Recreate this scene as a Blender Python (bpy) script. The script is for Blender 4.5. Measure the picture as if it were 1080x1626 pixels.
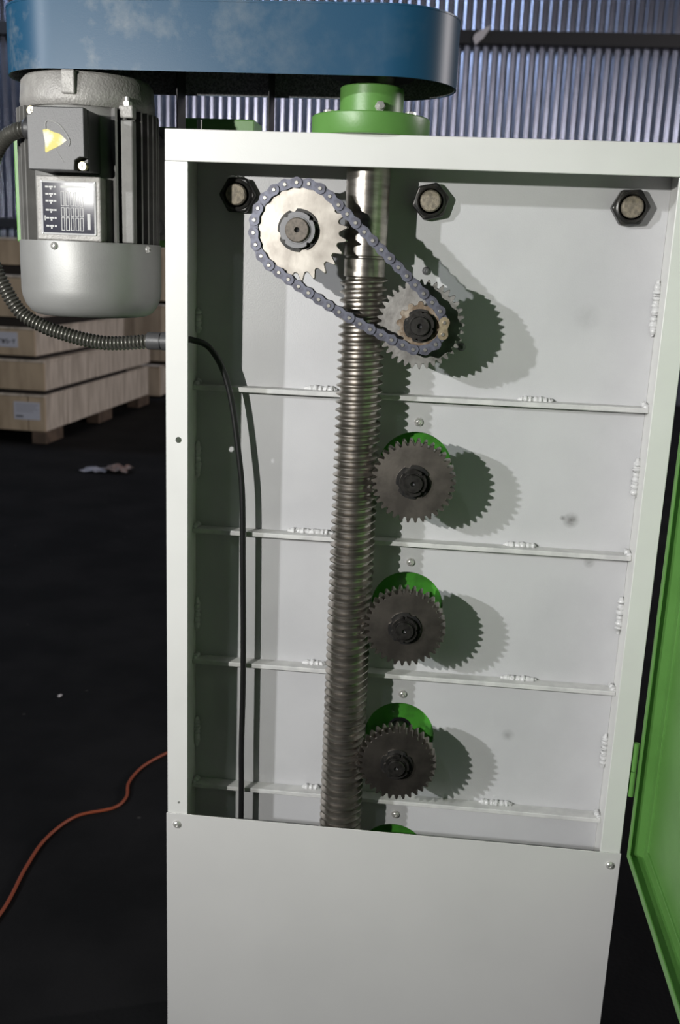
import bpy, bmesh, math, random
from mathutils import Vector, Matrix
random.seed(7)
PI = math.pi
S = bpy.context.scene
for o in list(bpy.data.objects): bpy.data.objects.remove(o)

# ------------------------------------------------------------------ camera
cd = bpy.data.cameras.new('camera'); cam = bpy.data.objects.new('camera', cd); S.collection.objects.link(cam)
cd.sensor_fit = 'VERTICAL'; cd.sensor_height = 23.6; cd.sensor_width = 15.68
cd.lens = 1551.25 / 1626 * 23.6
cd.clip_start = 0.02; cd.clip_end = 100
_r = Vector((0.99431066, 0.09905037, 0.03918332)); _u = Vector((-0.06210576, 0.24022551, 0.96872833)); _f = Vector((-0.08654007, 0.96565042, -0.24501039))
_m = Matrix((_r, _u, -_f)).transposed().to_4x4(); _m.translation = Vector((0.34344, -1.47371, 1.47438))
cam.matrix_world = _m
cd.dof.use_dof = True; cd.dof.focus_distance = 1.42; cd.dof.aperture_fstop = 4.2
S.camera = cam

# ------------------------------------------------------------------ world, lamps, exposure
S.view_settings.view_transform = 'Standard'; S.view_settings.look = 'None'
S.view_settings.exposure = 0.0; S.view_settings.gamma = 1.0; S.view_settings.use_curve_mapping = False
w = bpy.data.worlds.new('hall'); S.world = w; w.use_nodes = True
w.node_tree.nodes['Background'].inputs[0].default_value = (0.62, 0.70, 0.86, 1); w.node_tree.nodes['Background'].inputs[1].default_value = 0.020
def lamp(name, kind, loc, power, col, target=None, **kw):
    d = bpy.data.lights.new(name, kind); d.energy = power; d.color = col
    for k, v in kw.items(): setattr(d, k, v)
    o = bpy.data.objects.new(name, d); S.collection.objects.link(o); o.location = loc
    if target is not None: o.rotation_euler = (Vector(target) - Vector(loc)).to_track_quat('-Z', 'Y').to_euler()
    return o
lamp('flash', 'SPOT', (-0.73, -1.85, 1.690), 138, (1.0, 0.985, 0.95), (0.02, 0, 1.60), spot_size=math.radians(100), spot_blend=1.0, shadow_soft_size=0.014)
lamp('work_lamp', 'POINT', (-3.2, -3.5, 2.55), 520, (0.97, 0.98, 1.0), shadow_soft_size=0.05)
lamp('ceiling_lamp', 'POINT', (-2.4, -8.0, 9.0), 120, (0.85, 0.95, 1.0), shadow_soft_size=0.10)
lamp('cool_wall_fill', 'AREA', (-8.5, 6.8, 6.8), 190, (0.62, 0.75, 1.0), (-1.5, 10.4, 2.8), shape='RECTANGLE', size=1.2, size_y=2.5)  # added cool fill raking the back wall ridges, not an actual skylight
lamp('side_window', 'AREA', (9.0, 3.4, 3.6), 450, (1.0, 0.94, 0.95), (-1.0, 6.5, 1.2), shape='RECTANGLE', size=0.5, size_y=2.2)

# ------------------------------------------------------------------ materials
def mat(name, col, rough=0.5, metal=0.0, col2=None, scale=20.0, lo=0.4, hi=0.62, bump=0.0, bscale=200.0, spec=0.5, stretch=None, detail=5.0, coat=0.0, coord='Object'):
    m = bpy.data.materials.new(name); m.use_nodes = True; nt = m.node_tree; N = nt.nodes; L = nt.links
    b = N['Principled BSDF']; b.inputs['Base Color'].default_value = (*col, 1); b.inputs['Roughness'].default_value = rough
    b.inputs['Metallic'].default_value = metal; b.inputs['Specular IOR Level'].default_value = spec; b.inputs['Coat Weight'].default_value = coat
    tc = N.new('ShaderNodeTexCoord'); mp = N.new('ShaderNodeMapping'); L.new(tc.outputs[coord], mp.inputs[0])
    if stretch: mp.inputs['Scale'].default_value = stretch
    if col2 is not None:
        n = N.new('ShaderNodeTexNoise'); n.inputs['Scale'].default_value = scale; n.inputs['Detail'].default_value = detail
        L.new(mp.outputs[0], n.inputs['Vector'])
        r = N.new('ShaderNodeValToRGB'); r.color_ramp.elements[0].position = lo; r.color_ramp.elements[1].position = hi
        r.color_ramp.elements[0].color = (*col, 1); r.color_ramp.elements[1].color = (*col2, 1)
        L.new(n.outputs[0], r.inputs[0]); L.new(r.outputs[0], b.inputs['Base Color'])
    if bump:
        n2 = N.new('ShaderNodeTexNoise'); n2.inputs['Scale'].default_value = bscale; n2.inputs['Detail'].default_value = 3
        L.new(mp.outputs[0], n2.inputs['Vector'])
        bp = N.new('ShaderNodeBump'); bp.inputs['Strength'].default_value = bump; bp.inputs['Distance'].default_value = 0.002
        L.new(n2.outputs[0], bp.inputs['Height']); L.new(bp.outputs[0], b.inputs['Normal'])
    return m
M = {}
M['paint'] = mat('light_grey_paint', (0.67, 0.67, 0.645), 0.42, 0, (0.64, 0.64, 0.615), 9, bump=0.05, bscale=500)
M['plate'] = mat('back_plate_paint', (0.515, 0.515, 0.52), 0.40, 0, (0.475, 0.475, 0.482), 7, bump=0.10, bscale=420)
M['rib'] = mat('rib_paint', (0.60, 0.60, 0.58), 0.45, 0, (0.50, 0.50, 0.49), 40, bump=0.1, bscale=500)
M['panel'] = mat('panel_paint', (0.60, 0.592, 0.575), 0.5, 0, (0.575, 0.568, 0.552), 5, bump=0.03, bscale=500)
M['weld'] = mat('painted_weld', (0.56, 0.56, 0.555), 0.28, 0.0, bump=0.5, bscale=240)
M['blue'] = mat('blue_guard_paint', (0.012, 0.062, 0.122), 0.40, 0, None, bump=0.03, bscale=700, spec=0.32)
M['blue_in'] = mat('guard_inside_grey', (0.10, 0.10, 0.105), 0.8, 0, (0.26, 0.26, 0.27), 420, bump=0.5, bscale=500)
M['green'] = mat('green_paint', (0.115, 0.275, 0.065), 0.40, 0, (0.10, 0.245, 0.055), 14, bump=0.06, bscale=300)
M['green_grime'] = mat('green_grimy', (0.06, 0.27, 0.03), 0.34, 0, (0.03, 0.06, 0.022), 26, lo=0.50, hi=0.74)
M['motor'] = mat('motor_grey_paint', (0.19, 0.188, 0.178), 0.52, 0.1, (0.16, 0.157, 0.15), 30, bump=0.15, bscale=480, spec=0.35)
M['bell'] = mat('cast_grey_paint', (0.33, 0.32, 0.30), 0.48, 0.15, (0.27, 0.26, 0.245), 60, bump=0.5, bscale=330)
M['fan'] = mat('fan_cover_grey', (0.31, 0.31, 0.30), 0.48, 0.35, (0.28, 0.28, 0.27), 16, bump=0.06, bscale=500)
M['black_plastic'] = mat('black_plastic', (0.035, 0.035, 0.036), 0.45, 0, bump=0.1, bscale=700)
M['tbox'] = mat('terminal_box_plastic', (0.055, 0.055, 0.056), 0.45, 0, bump=0.12, bscale=600)
M['rubber'] = mat('black_rubber', (0.012, 0.012, 0.013), 0.42)
M['hose'] = mat('hose_grey', (0.085, 0.083, 0.072), 0.32, 0.4)
M['steel'] = mat('turned_steel', (0.45, 0.415, 0.375), 0.32, 0.95, (0.29, 0.27, 0.24), 30, bump=0.06, bscale=300, stretch=(1, 1, 4))
M['gear'] = mat('oily_gear_steel', (0.265, 0.238, 0.208), 0.40, 1.0, (0.16, 0.145, 0.128), 24, bump=0.04, bscale=300)
M['pinion'] = mat('worn_gear_steel', (0.36, 0.35, 0.33), 0.42, 0.9, (0.24, 0.23, 0.215), 45, bump=0.06, bscale=260)
M['sprocket'] = mat('bare_sprocket_steel', (0.46, 0.43, 0.385), 0.42, 0.85, (0.30, 0.275, 0.245), 26, bump=0.03, bscale=200)
M['rusty'] = mat('rusty_steel', (0.15, 0.105, 0.068), 0.6, 0.3, (0.34, 0.29, 0.23), 85, lo=0.45, hi=0.7, bump=0.15, bscale=350)
M['black_steel'] = mat('black_oxide', (0.026, 0.026, 0.026), 0.34, 0.5, (0.05, 0.047, 0.043), 90)
M['oily_nut'] = mat('oily_nut_steel', (0.055, 0.052, 0.048), 0.36, 0.7, (0.03, 0.028, 0.026), 120)
M['master'] = mat('brassy_link', (0.36, 0.30, 0.20), 0.4, 0.6, (0.24, 0.19, 0.12), 160)
M['nut_grey'] = mat('grey_locknut', (0.17, 0.17, 0.175), 0.5, 0.5)
M['chain'] = mat('chain_blue_steel', (0.125, 0.13, 0.165), 0.42, 0.5, (0.08, 0.08, 0.10), 120)
M['pin'] = mat('chain_pin', (0.55, 0.53, 0.48), 0.30, 0.9)
M['bolt_end'] = mat('bolt_end_steel', (0.26, 0.225, 0.17), 0.6, 0.4, (0.16, 0.14, 0.11), 220, bump=0.2, bscale=500)
M['shaft_brown'] = mat('shaft_end_brown', (0.17, 0.145, 0.12), 0.6, 0.3, (0.11, 0.095, 0.08), 200)
M['zinc'] = mat('zinc_plated', (0.70, 0.69, 0.66), 0.25, 0.6)
M['brass'] = mat('yellow_zinc', (0.62, 0.55, 0.32), 0.35, 0.6)
M['alu'] = mat('nameplate_aluminium', (0.40, 0.40, 0.40), 0.6, 0.1, spec=0.3)
M['print_dark'] = mat('nameplate_dark_print', (0.04, 0.04, 0.055), 0.07, 0.0, spec=0.25)
M['print_white'] = mat('white_print', (0.55, 0.55, 0.54), 0.6, spec=0.2)
M['yellow'] = mat('yellow_sticker', (0.62, 0.53, 0.14), 0.6, 0, (0.70, 0.68, 0.56), 60, lo=0.42, hi=0.58)
M['scratch'] = mat('scratch', (0.30, 0.30, 0.29), 0.6)
M['orange'] = mat('orange_cord', (0.26, 0.055, 0.02), 0.55)
M['wood'] = mat('pine_front', (0.50, 0.39, 0.27), 0.75, 0, (0.34, 0.26, 0.175), 6, stretch=(1, 1, 0.25), bump=0.2, bscale=60)
M['wood2'] = mat('pine_pale', (0.64, 0.56, 0.47), 0.75, 0, (0.44, 0.38, 0.31), 6, stretch=(3, 3, 0.4), bump=0.2, bscale=60)
M['wood_dark'] = mat('pine_dark', (0.13, 0.09, 0.062), 0.8, 0, (0.08, 0.055, 0.038), 8)
M['gap_shade'] = mat('skid_gap_shade', (0.018, 0.013, 0.01), 0.9)  # near-black brown, paints the shade between stacked crates onto the skids
M['paper'] = mat('paper', (0.52, 0.53, 0.60), 0.7)
M['ink'] = mat('ink', (0.06, 0.06, 0.07), 0.7)
M['ink_pale'] = mat('ink_pale', (0.33, 0.33, 0.38), 0.7)
M['film'] = mat('white_film', (0.62, 0.58, 0.58), 0.6)
M['girt'] = mat('girt_steel', (0.018, 0.017, 0.018), 0.6)
M['sheet'] = mat('corrugated_zinc', (0.30, 0.32, 0.40), 0.25, 0.9, (0.24, 0.25, 0.31), 2.0, bump=0.03, bscale=5)
M['scrap'] = mat('scrap_pink', (0.20, 0.12, 0.10), 0.8, 0, (0.24, 0.21, 0.20), 30)
# dusty blue: pale dust over the flat face
def dusty():
    m = M['blue']; N = m.node_tree.nodes; L = m.node_tree.links; b = N['Principled BSDF']
    tc = N.new('ShaderNodeTexCoord')
    n = N.new('ShaderNodeTexNoise'); n.inputs['Scale'].default_value = 13; n.inputs['Detail'].default_value = 9; n.inputs['Roughness'].default_value = 0.65
    L.new(tc.outputs['Object'], n.inputs['Vector'])
    r = N.new('ShaderNodeValToRGB'); r.color_ramp.elements[0].position = 0.50; r.color_ramp.elements[1].position = 0.76
    r.color_ramp.elements[0].color = (0, 0, 0, 1); r.color_ramp.elements[1].color = (0.75, 0.75, 0.75, 1)
    L.new(n.outputs[0], r.inputs[0])
    # more dust on the motor half of the guard (hand prints there)
    sx = N.new('ShaderNodeSeparateXYZ'); L.new(tc.outputs['Object'], sx.inputs[0])
    mr = N.new('ShaderNodeMapRange'); mr.inputs[1].default_value = -0.19; mr.inputs[2].default_value = 0.16; mr.inputs[3].default_value = 1.0; mr.inputs[4].default_value = 0.12
    L.new(sx.outputs[0], mr.inputs[0])
    mm = N.new('ShaderNodeMath'); mm.operation = 'MULTIPLY'; L.new(r.outputs[0], mm.inputs[0]); L.new(mr.outputs[0], mm.inputs[1])
    mx = N.new('ShaderNodeMix'); mx.data_type = 'RGBA'; L.new(mm.outputs[0], mx.inputs[0])
    mx.inputs[6].default_value = (0.012, 0.062, 0.122, 1); mx.inputs[7].default_value = (0.26, 0.27, 0.26, 1)
    L.new(mx.outputs[2], b.inputs['Base Color'])
dusty()
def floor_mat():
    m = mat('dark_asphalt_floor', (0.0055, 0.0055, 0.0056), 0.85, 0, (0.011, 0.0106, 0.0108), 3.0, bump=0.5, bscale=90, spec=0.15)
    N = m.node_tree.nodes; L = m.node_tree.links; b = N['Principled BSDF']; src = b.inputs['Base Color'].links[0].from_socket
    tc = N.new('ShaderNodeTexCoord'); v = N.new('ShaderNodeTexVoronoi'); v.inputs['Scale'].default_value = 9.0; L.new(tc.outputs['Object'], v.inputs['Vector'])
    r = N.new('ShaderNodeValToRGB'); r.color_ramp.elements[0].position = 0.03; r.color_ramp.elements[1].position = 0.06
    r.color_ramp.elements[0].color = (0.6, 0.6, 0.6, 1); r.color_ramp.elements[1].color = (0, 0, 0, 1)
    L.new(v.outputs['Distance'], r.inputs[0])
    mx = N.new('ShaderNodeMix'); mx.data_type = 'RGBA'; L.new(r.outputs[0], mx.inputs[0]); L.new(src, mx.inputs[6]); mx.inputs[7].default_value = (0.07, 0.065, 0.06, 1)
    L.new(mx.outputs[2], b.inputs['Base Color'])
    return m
M['floor'] = floor_mat()
def stains(m, spots):
    # greasy finger marks: (x, z, radius, strength) in object space of the plate
    N = m.node_tree.nodes; L = m.node_tree.links; b = N['Principled BSDF']; src = b.inputs['Base Color'].links[0].from_socket
    tc = N.new('ShaderNodeTexCoord'); nz = N.new('ShaderNodeTexNoise'); nz.inputs['Scale'].default_value = 120; nz.inputs['Detail'].default_value = 4
    L.new(tc.outputs['Object'], nz.inputs['Vector'])
    for x, z, rad, st in spots:
        d = N.new('ShaderNodeVectorMath'); d.operation = 'DISTANCE'; L.new(tc.outputs['Object'], d.inputs[0]); d.inputs[1].default_value = (x - 0.32, -0.05, z)
        mr = N.new('ShaderNodeMapRange'); L.new(d.outputs['Value'], mr.inputs[0]); mr.inputs[1].default_value = 0.0; mr.inputs[2].default_value = rad; mr.inputs[3].default_value = st; mr.inputs[4].default_value = 0.0
        mu = N.new('ShaderNodeMath'); mu.operation = 'MULTIPLY'; L.new(mr.outputs[0], mu.inputs[0]); L.new(nz.outputs[0], mu.inputs[1])
        mx = N.new('ShaderNodeMix'); mx.data_type = 'RGBA'; L.new(mu.outputs[0], mx.inputs[0]); L.new(src, mx.inputs[6]); mx.inputs[7].default_value = (0.10, 0.095, 0.09, 1); src = mx.outputs[2]
    L.new(src, b.inputs['Base Color'])
stains(M['plate'], [(0.566, 1.110, 0.014, 1.5), (0.553, 1.113, 0.005, 1.4), (0.560, 1.415, 0.022, 0.3), (0.600, 1.045, 0.010, 1.0), (0.500, 0.745, 0.012, 0.8), (0.115, 1.480, 0.006, 1.2)])

# ------------------------------------------------------------------ mesh helpers
ORG = {}
def org(o): return ORG.get(o.name, Vector((0, 0, 0))) if o else Vector((0, 0, 0))
def tag(o, label=None, cat=None, group=None, kind=None):
    if label: o['label'] = label
    if cat: o['category'] = cat
    if group: o['group'] = group
    if kind: o['kind'] = kind
    return o
def thing(name, loc, label, cat, group=None, rz=0.0):
    o = bpy.data.objects.new(name, None); S.collection.objects.link(o); o.location = loc; o.rotation_euler = (0, 0, rz); o.empty_display_size = 0.02
    ORG[o.name] = Vector(loc); return tag(o, label, cat, group)
def link(name, me, parent=None, loc=(0, 0, 0), rot=(0, 0, 0)):
    o = bpy.data.objects.new(name, me); S.collection.objects.link(o); o.parent = parent; o.location = loc; o.rotation_euler = rot
    if parent: ORG[o.name] = org(parent) + Vector(loc)
    return o
class MB:
    def __init__(s, ang=0.6): s.v = []; s.f = []; s.sm = []; s.ang = ang
    def add(s, vs, fs, smooth=False):
        k = len(s.v); s.v += [Vector(p) for p in vs]
        for f in fs: s.f.append(tuple(i + k for i in f)); s.sm.append(smooth)
        return s
    def box(s, a, b, rot=None, at=None):
        x0, y0, z0 = a; x1, y1, z1 = b
        vs = [Vector(p) for p in ((x0, y0, z0), (x1, y0, z0), (x1, y1, z0), (x0, y1, z0), (x0, y0, z1), (x1, y0, z1), (x1, y1, z1), (x0, y1, z1))]
        if rot: vs = [rot @ (p - Vector(at)) + Vector(at) for p in vs]
        return s.add(vs, ((0, 3, 2, 1), (4, 5, 6, 7), (0, 1, 5, 4), (1, 2, 6, 5), (2, 3, 7, 6), (3, 0, 4, 7)))
    def lathe(s, c, axis, prof, n=48, smooth=True, closed=False):
        # prof: (r, h) along axis from c
        ax = Vector(axis).normalized(); t = Vector((1, 0, 0)) if abs(ax.x) < 0.9 else Vector((0, 1, 0))
        e1 = (t - ax * t.dot(ax)).normalized(); e2 = ax.cross(e1); c = Vector(c)
        vs = []; fs = []; m = len(prof)
        for r, h in prof:
            for i in range(n):
                a = 2 * PI * i / n; vs.append(c + ax * h + (e1 * math.cos(a) + e2 * math.sin(a)) * r)
        for j in range(m if closed else m - 1):
            k = (j + 1) % m
            for i in range(n):
                i2 = (i + 1) % n; fs.append((j * n + i, j * n + i2, k * n + i2, k * n + i))
        s.add(vs, fs, smooth)
        if not closed:
            if prof[0][0] > 1e-6: s.add(vs[:n], [tuple(range(n - 1, -1, -1))])
            if prof[-1][0] > 1e-6: s.add(vs[-n:], [tuple(range(n))])
        return s
    def cyl(s, p0, p1, r, n=32, smooth=True):
        d = Vector(p1) - Vector(p0); return s.lathe(p0, d, [(r, 0), (r, d.length)], n, smooth)
    def prism_y(s, pts, y0, y1):
        # 2D outline in (x, z) extruded from y0 to y1
        n = len(pts); vs = [(x, y0, z) for x, z in pts] + [(x, y1, z) for x, z in pts]
        fs = [tuple(range(n)), tuple(range(2 * n - 1, n - 1, -1))] + [((i + 1) % n, i, n + i, n + (i + 1) % n) for i in range(n)]
        return s.add(vs, fs)
    def tube(s, path, rad, n=12, smooth=True, closed_ends=True):
        P = [Vector(p) for p in path]; vs = []; fs = []; prev = None
        for i, p in enumerate(P):
            t = (P[min(i + 1, len(P) - 1)] - P[max(i - 1, 0)]).normalized()
            if prev is None: a = Vector((0, 0, 1)) if abs(t.z) < 0.9 else Vector((0, 1, 0))
            else: a = prev
            e1 = (a - t * a.dot(t)).normalized(); prev = e1; e2 = t.cross(e1)
            r = rad(i) if callable(rad) else rad
            for j in range(n):
                q = 2 * PI * j / n; vs.append(p + (e1 * math.cos(q) + e2 * math.sin(q)) * r)
        for i in range(len(P) - 1):
            for j in range(n):
                j2 = (j + 1) % n; fs.append((i * n + j, i * n + j2, (i + 1) * n + j2, (i + 1) * n + j))
        s.add(vs, fs, smooth)
        if closed_ends: s.add(vs[:n], [tuple(range(n - 1, -1, -1))]); s.add(vs[-n:], [tuple(range(n))])
        return s
    def mesh(s, name, m, o=Vector((0, 0, 0))):
        me = bpy.data.meshes.new(name); me.from_pydata([tuple(p - o) for p in s.v], [], s.f)
        bm = bmesh.new(); bm.from_mesh(me)
        for f, q in zip(bm.faces, s.sm): f.smooth = q
        bmesh.ops.remove_doubles(bm, verts=bm.verts, dist=2e-6)
        bmesh.ops.recalc_face_normals(bm, faces=bm.faces)
        for e in bm.edges:
            if len(e.link_faces) == 2 and e.calc_face_angle(0) > s.ang: e.smooth = False
        bm.to_mesh(me); bm.free()
        me.materials.append(m if not isinstance(m, str) else M[m]); return me
    def build(s, name, m, parent=None, bevel=0.0, seg=2, at=None):
        o0 = org(parent) if parent else (Vector(at) if at else Vector((0, 0, 0)))
        o = link(name, s.mesh(name, m, o0), parent, (0, 0, 0) if parent else o0)
        if bevel:
            md = o.modifiers.new('bevel', 'BEVEL'); md.width = bevel; md.segments = seg; md.limit_method = 'ANGLE'; md.angle_limit = math.radians(40)
        return o
def bx(name, a, b, m, parent=None, bevel=0.0015): return MB().box(a, b).build(name, m, parent, bevel)
def spline(pts, n=16):
    P = [Vector(p) for p in pts]; P = [P[0] * 2 - P[1]] + P + [P[-1] * 2 - P[-2]]; out = []
    for i in range(1, len(P) - 2):
        a, b, c, d = P[i - 1:i + 3]
        for k in range(n):
            t = k / n; out.append(0.5 * ((2 * b) + (c - a) * t + (2 * a - 5 * b + 4 * c - d) * t * t + (3 * b - a - 3 * c + d) * t ** 3))
    out.append(P[-2]); return out
def holed_plate(name, rect, holes, y0, y1, m, parent, n=48):
    # plate in the x-z plane with round holes, thickness y0..y1
    bm = bmesh.new(); x0, z0, x1, z1 = rect
    loops = [[(x0, z0), (x1, z0), (x1, z1), (x0, z1)]] + [[(cx + r * math.cos(2 * PI * i / n), cz + r * math.sin(2 * PI * i / n)) for i in range(n)] for cx, cz, r in holes]
    ed = []; o0 = org(parent)
    for lp in loops:
        vs = [bm.verts.new((x - o0.x, y0 - o0.y, z - o0.z)) for x, z in lp]
        ed += [bm.edges.new((vs[i], vs[(i + 1) % len(vs)])) for i in range(len(vs))]
    g = bmesh.ops.triangle_fill(bm, use_beauty=True, edges=ed)
    fs = [f for f in bm.faces]
    ex = bmesh.ops.extrude_face_region(bm, geom=fs)
    bmesh.ops.translate(bm, vec=(0, y1 - y0, 0), verts=[v for v in ex['geom'] if isinstance(v, bmesh.types.BMVert)])
    bmesh.ops.recalc_face_normals(bm, faces=bm.faces)
    me = bpy.data.meshes.new(name); bm.to_mesh(me); bm.free(); me.materials.append(M[m])
    return link(name, me, parent)
def weld(name, p0, p1, r, parent, n=None):
    # lumpy bead from p0 to p1
    p0, p1 = Vector(p0), Vector(p1); L = (p1 - p0).length; k = n or max(2, int(L / (r * 1.1))); mb = MB(3.0)
    path = []; rr = []
    for i in range(k * 6 + 1):
        t = i / (k * 6); e = min(1, 5 * min(t, 1 - t) + 0.35)
        path.append(p0.lerp(p1, t) + Vector((random.uniform(-1, 1), random.uniform(-1, 1), random.uniform(-1, 1))) * r * 0.07)
        rr.append(r * e * (0.84 + 0.10 * math.sin(i * 0.9 + p0.x * 90) + 0.08 * math.sin(i * 0.37 + p0.z * 70) + random.uniform(-0.04, 0.04)))
    mb.tube(path, lambda i: rr[i], 10)
    return mb.build(name, 'weld', parent)

# ================================================================== SETTING
WX0, WX1, WY, WZ = -8.0, 6.0, 10.5, 7.5
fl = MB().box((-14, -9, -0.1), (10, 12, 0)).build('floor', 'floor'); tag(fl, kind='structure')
wall = MB().box((WX0, WY + 0.05, 0), (WX1, WY + 0.15, WZ)).build('wall_back', 'girt'); tag(wall, kind='structure')
PITCH = 0.104; NR = 9
def sheet_mesh():
    mb = MB(); vs = []; fs = []; pts = []
    for i in range(NR):
        for dx, dy in ((0.0, 0.0), (0.012, -0.004), (0.026, -0.018), (0.034, -0.022), (0.048, -0.022), (0.056, -0.018), (0.070, -0.004), (0.082, 0.0)):
            pts.append((i * PITCH + dx, dy))
    pts.append((NR * PITCH, 0.0)); pts.append((NR * PITCH + 0.012, -0.004))
    m = len(pts)
    for z in (0.0, WZ): vs += [(x, y, z) for x, y in pts]
    vs += [(x, y + 0.003, z) for (x, y, z) in vs]
    for i in range(m - 1):
        fs.append((i, i + 1, m + i + 1, m + i)); fs.append((2 * m + i + 1, 2 * m + i, 3 * m + i, 3 * m + i + 1))
    mb.add(vs, fs, True); return mb.mesh('corrugated_sheet', 'sheet')
sm = sheet_mesh(); nsh = int((WX1 - WX0) / (NR * PITCH))
for i in range(nsh):
    link('corrugated_sheet', sm, wall, (WX0 + i * NR * PITCH, WY + 0.036 - (0.003 if i % 2 else 0), 0))
MB().box((WX0, WY - 0.10, 3.915), (WX1, WY + 0.012, 4.055)).build('rail', 'girt', wall, 0.006)
MB().box((WX0, WY - 0.10, 1.75), (WX1, WY + 0.012, 1.87)).build('rail', 'girt', wall, 0.006)

# ================================================================== CABINET
W = 0.640; XL, XR = -0.0311, 0.6699; ZB, ZT = 1.600, 1.6408; YF = -0.125
ZP = 0.627
GX = 0.3240; GZ = [1.3985, 1.1770, 0.9540, 0.7300, 0.5080]
cab = thing('machine_cabinet', (0.32, 0.05, 0.0), 'light grey machine cabinet with open front, cross ribs and green door swung open', 'cabinet')
holed_plate('back_plate', (-0.0175, 0.02, W + 0.0175, ZB + 0.020), [(GX, z, 0.0565) for z in GZ[1:]] + [(0.3210, 1.3987, 0.0175), (0.1510, 1.5172, 0.0215)], 0.0, 0.012, 'plate', cab)
# side walls and top wall
bx('side_wall', (XL, YF + 0.005, 0.0), (-0.0178, 0.012, ZT), 'paint', cab)
bx('side_wall', (W + 0.0178, YF + 0.005, 0.0), (XR, 0.012, ZT), 'paint', cab)
bx('top_wall', (-0.0178, YF + 0.005, ZB + 0.0215), (0.2050, 0.012, ZT), 'paint', cab)
bx('top_wall', (0.2700, YF + 0.005, ZB + 0.0215), (W + 0.0178, 0.012, ZT), 'paint', cab)
# front frame lips
holed_plate('frame_post', (XL, 0.0, 0.0, ZB - 0.0004), [(-0.0130, 1.2232, 0.0045), (-0.0130, 0.6455, 0.002)], YF, YF + 0.0048, 'paint', cab, 20)
bx('frame_post', (W, YF, 0.0), (XR, YF + 0.0048, ZB - 0.0004), 'paint', cab, 0.001)
bx('frame_rail', (XL, YF - 0.0004, ZB), (XR, YF + 0.0048, ZT), 'paint', cab, 0.0012)
# cross ribs with their welds
RZ = [1.2826, 1.0578, 0.8375, 0.6143]
welds = [((0.150, 0.200), (0.470, 0.522)), ((0.130, 0.202), (0.467, 0.517)), ((0.160, 0.198), (0.479, 0.536)), ((0.167, 0.196), (0.462, 0.517))]
for z, ww in zip(RZ, welds):
    rb = bx('rib', (-0.0176, -0.024, z), (W + 0.0176, -0.0003, z + 0.0075), 'rib', cab, 0.0012)
    for a, b in ww: weld('weld_bead', (a, -0.005, z + 0.009), (b, -0.005, z + 0.009), 0.0058, rb)
    weld('weld_bead', (W + 0.010, -0.008, z + 0.014), (W + 0.0165, -0.022, z + 0.006), 0.0055, rb, 3)
    weld('weld_bead', (-0.010, -0.008, z + 0.013), (-0.0165, -0.020, z + 0.006), 0.0050, rb, 3)
for a, b in ((1.471, 1.392), (1.212, 1.152), (0.994, 0.934), (0.763, 0.703)):
    weld('weld_bead', (W + 0.0145, -0.004, a), (W + 0.0145, -0.004, b), 0.0068, cab)
for a, b in ((1.403, 1.366), (1.202, 1.143), (0.945, 0.886), (0.735, 0.680)):
    weld('weld_bead', (-0.0145, -0.004, a), (-0.0145, -0.004, b), 0.0062, cab)
# lower cover panel with two visible dome screws
cp = bx('cover_panel', (XL - 0.0015, YF - 0.0022, 0.03), (XR + 0.0012, YF - 0.0006, ZP), 'panel', cab, 0.0005)
def dome(mb, c, r, h, axis=(0, -1, 0)):
    mb.lathe(c, axis, [(r, 0.0), (r, h * 0.25), (r * 0.88, h * 0.62), (r * 0.55, h * 0.93), (r * 0.36, h), (r * 0.34, h * 0.7), (0.00001, h * 0.7)], 24)
    return mb
for x, z in ((-0.0158, 0.6085), (0.6560, 0.6062)):
    dome(MB(), (x, YF - 0.0022, z), 0.0064, 0.0042).build('screw', 'zinc', cp)
# green door, swung open square to the cabinet, and its hinge
DX, DY0, DY1, DZ0, DZ1 = 0.6800, -0.125, -0.785, 0.622, 1.655
door = bx('door', (DX + 0.027, DY1 + 0.02, DZ0 + 0.02), (DX + 0.030, DY0 - 0.018, DZ1 - 0.02), 'green', cab, 0.0004)
for nm, a, b in (('door_lip', (DX, DY0 - 0.012, DZ0), (DX + 0.0025, DY0, DZ1)), ('door_lip', (DX, DY1, DZ0), (DX + 0.0025, DY0 - 0.012, DZ0 + 0.012)),
                 ('door_lip', (DX, DY1, DZ0 + 0.012), (DX + 0.0025, DY1 + 0.012, DZ1 - 0.012)), ('door_lip', (DX, DY1, DZ1 - 0.012), (DX + 0.0025, DY0 - 0.012, DZ1)),
                 ('door_edge', (DX + 0.0025, DY0 - 0.0025, DZ0), (DX + 0.030, DY0, DZ1)), ('door_edge', (DX + 0.0025, DY1, DZ0), (DX + 0.030, DY0 - 0.0025, DZ0 + 0.0025)),
                 ('door_edge', (DX + 0.0025, DY1, DZ0 + 0.0025), (DX + 0.030, DY1 + 0.0025, DZ1)), ('door_edge', (DX + 0.0025, DY1 + 0.0025, DZ1 - 0.0025), (DX + 0.030, DY0 - 0.0025, DZ1)),
                 ('door_rim', (DX + 0.024, DY0 - 0.020, DZ0 + 0.0025), (DX + 0.0300, DY0 - 0.0025, DZ1 - 0.0025)), ('door_rim', (DX + 0.024, DY1 + 0.0025, DZ0 + 0.0025), (DX + 0.0300, DY0 - 0.020, DZ0 + 0.022)),
                 ('door_rim', (DX + 0.024, DY1 + 0.0025, DZ1 - 0.022), (DX + 0.0300, DY0 - 0.020, DZ1 - 0.0025))):
    bx(nm, a, b, 'green', door, 0.0006)
for z in (0.722, 1.47):
    h = MB().cyl((0.6755, -0.121, z), (0.6755, -0.121, z + 0.040), 0.0042, 20); h.cyl((0.6755, -0.121, z + 0.0415), (0.6755, -0.121, z + 0.086), 0.0042, 20)
    h.box((0.6705, -0.120, z), (0.6725, -0.080, z + 0.086)).build('hinge', 'green', door)

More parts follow.
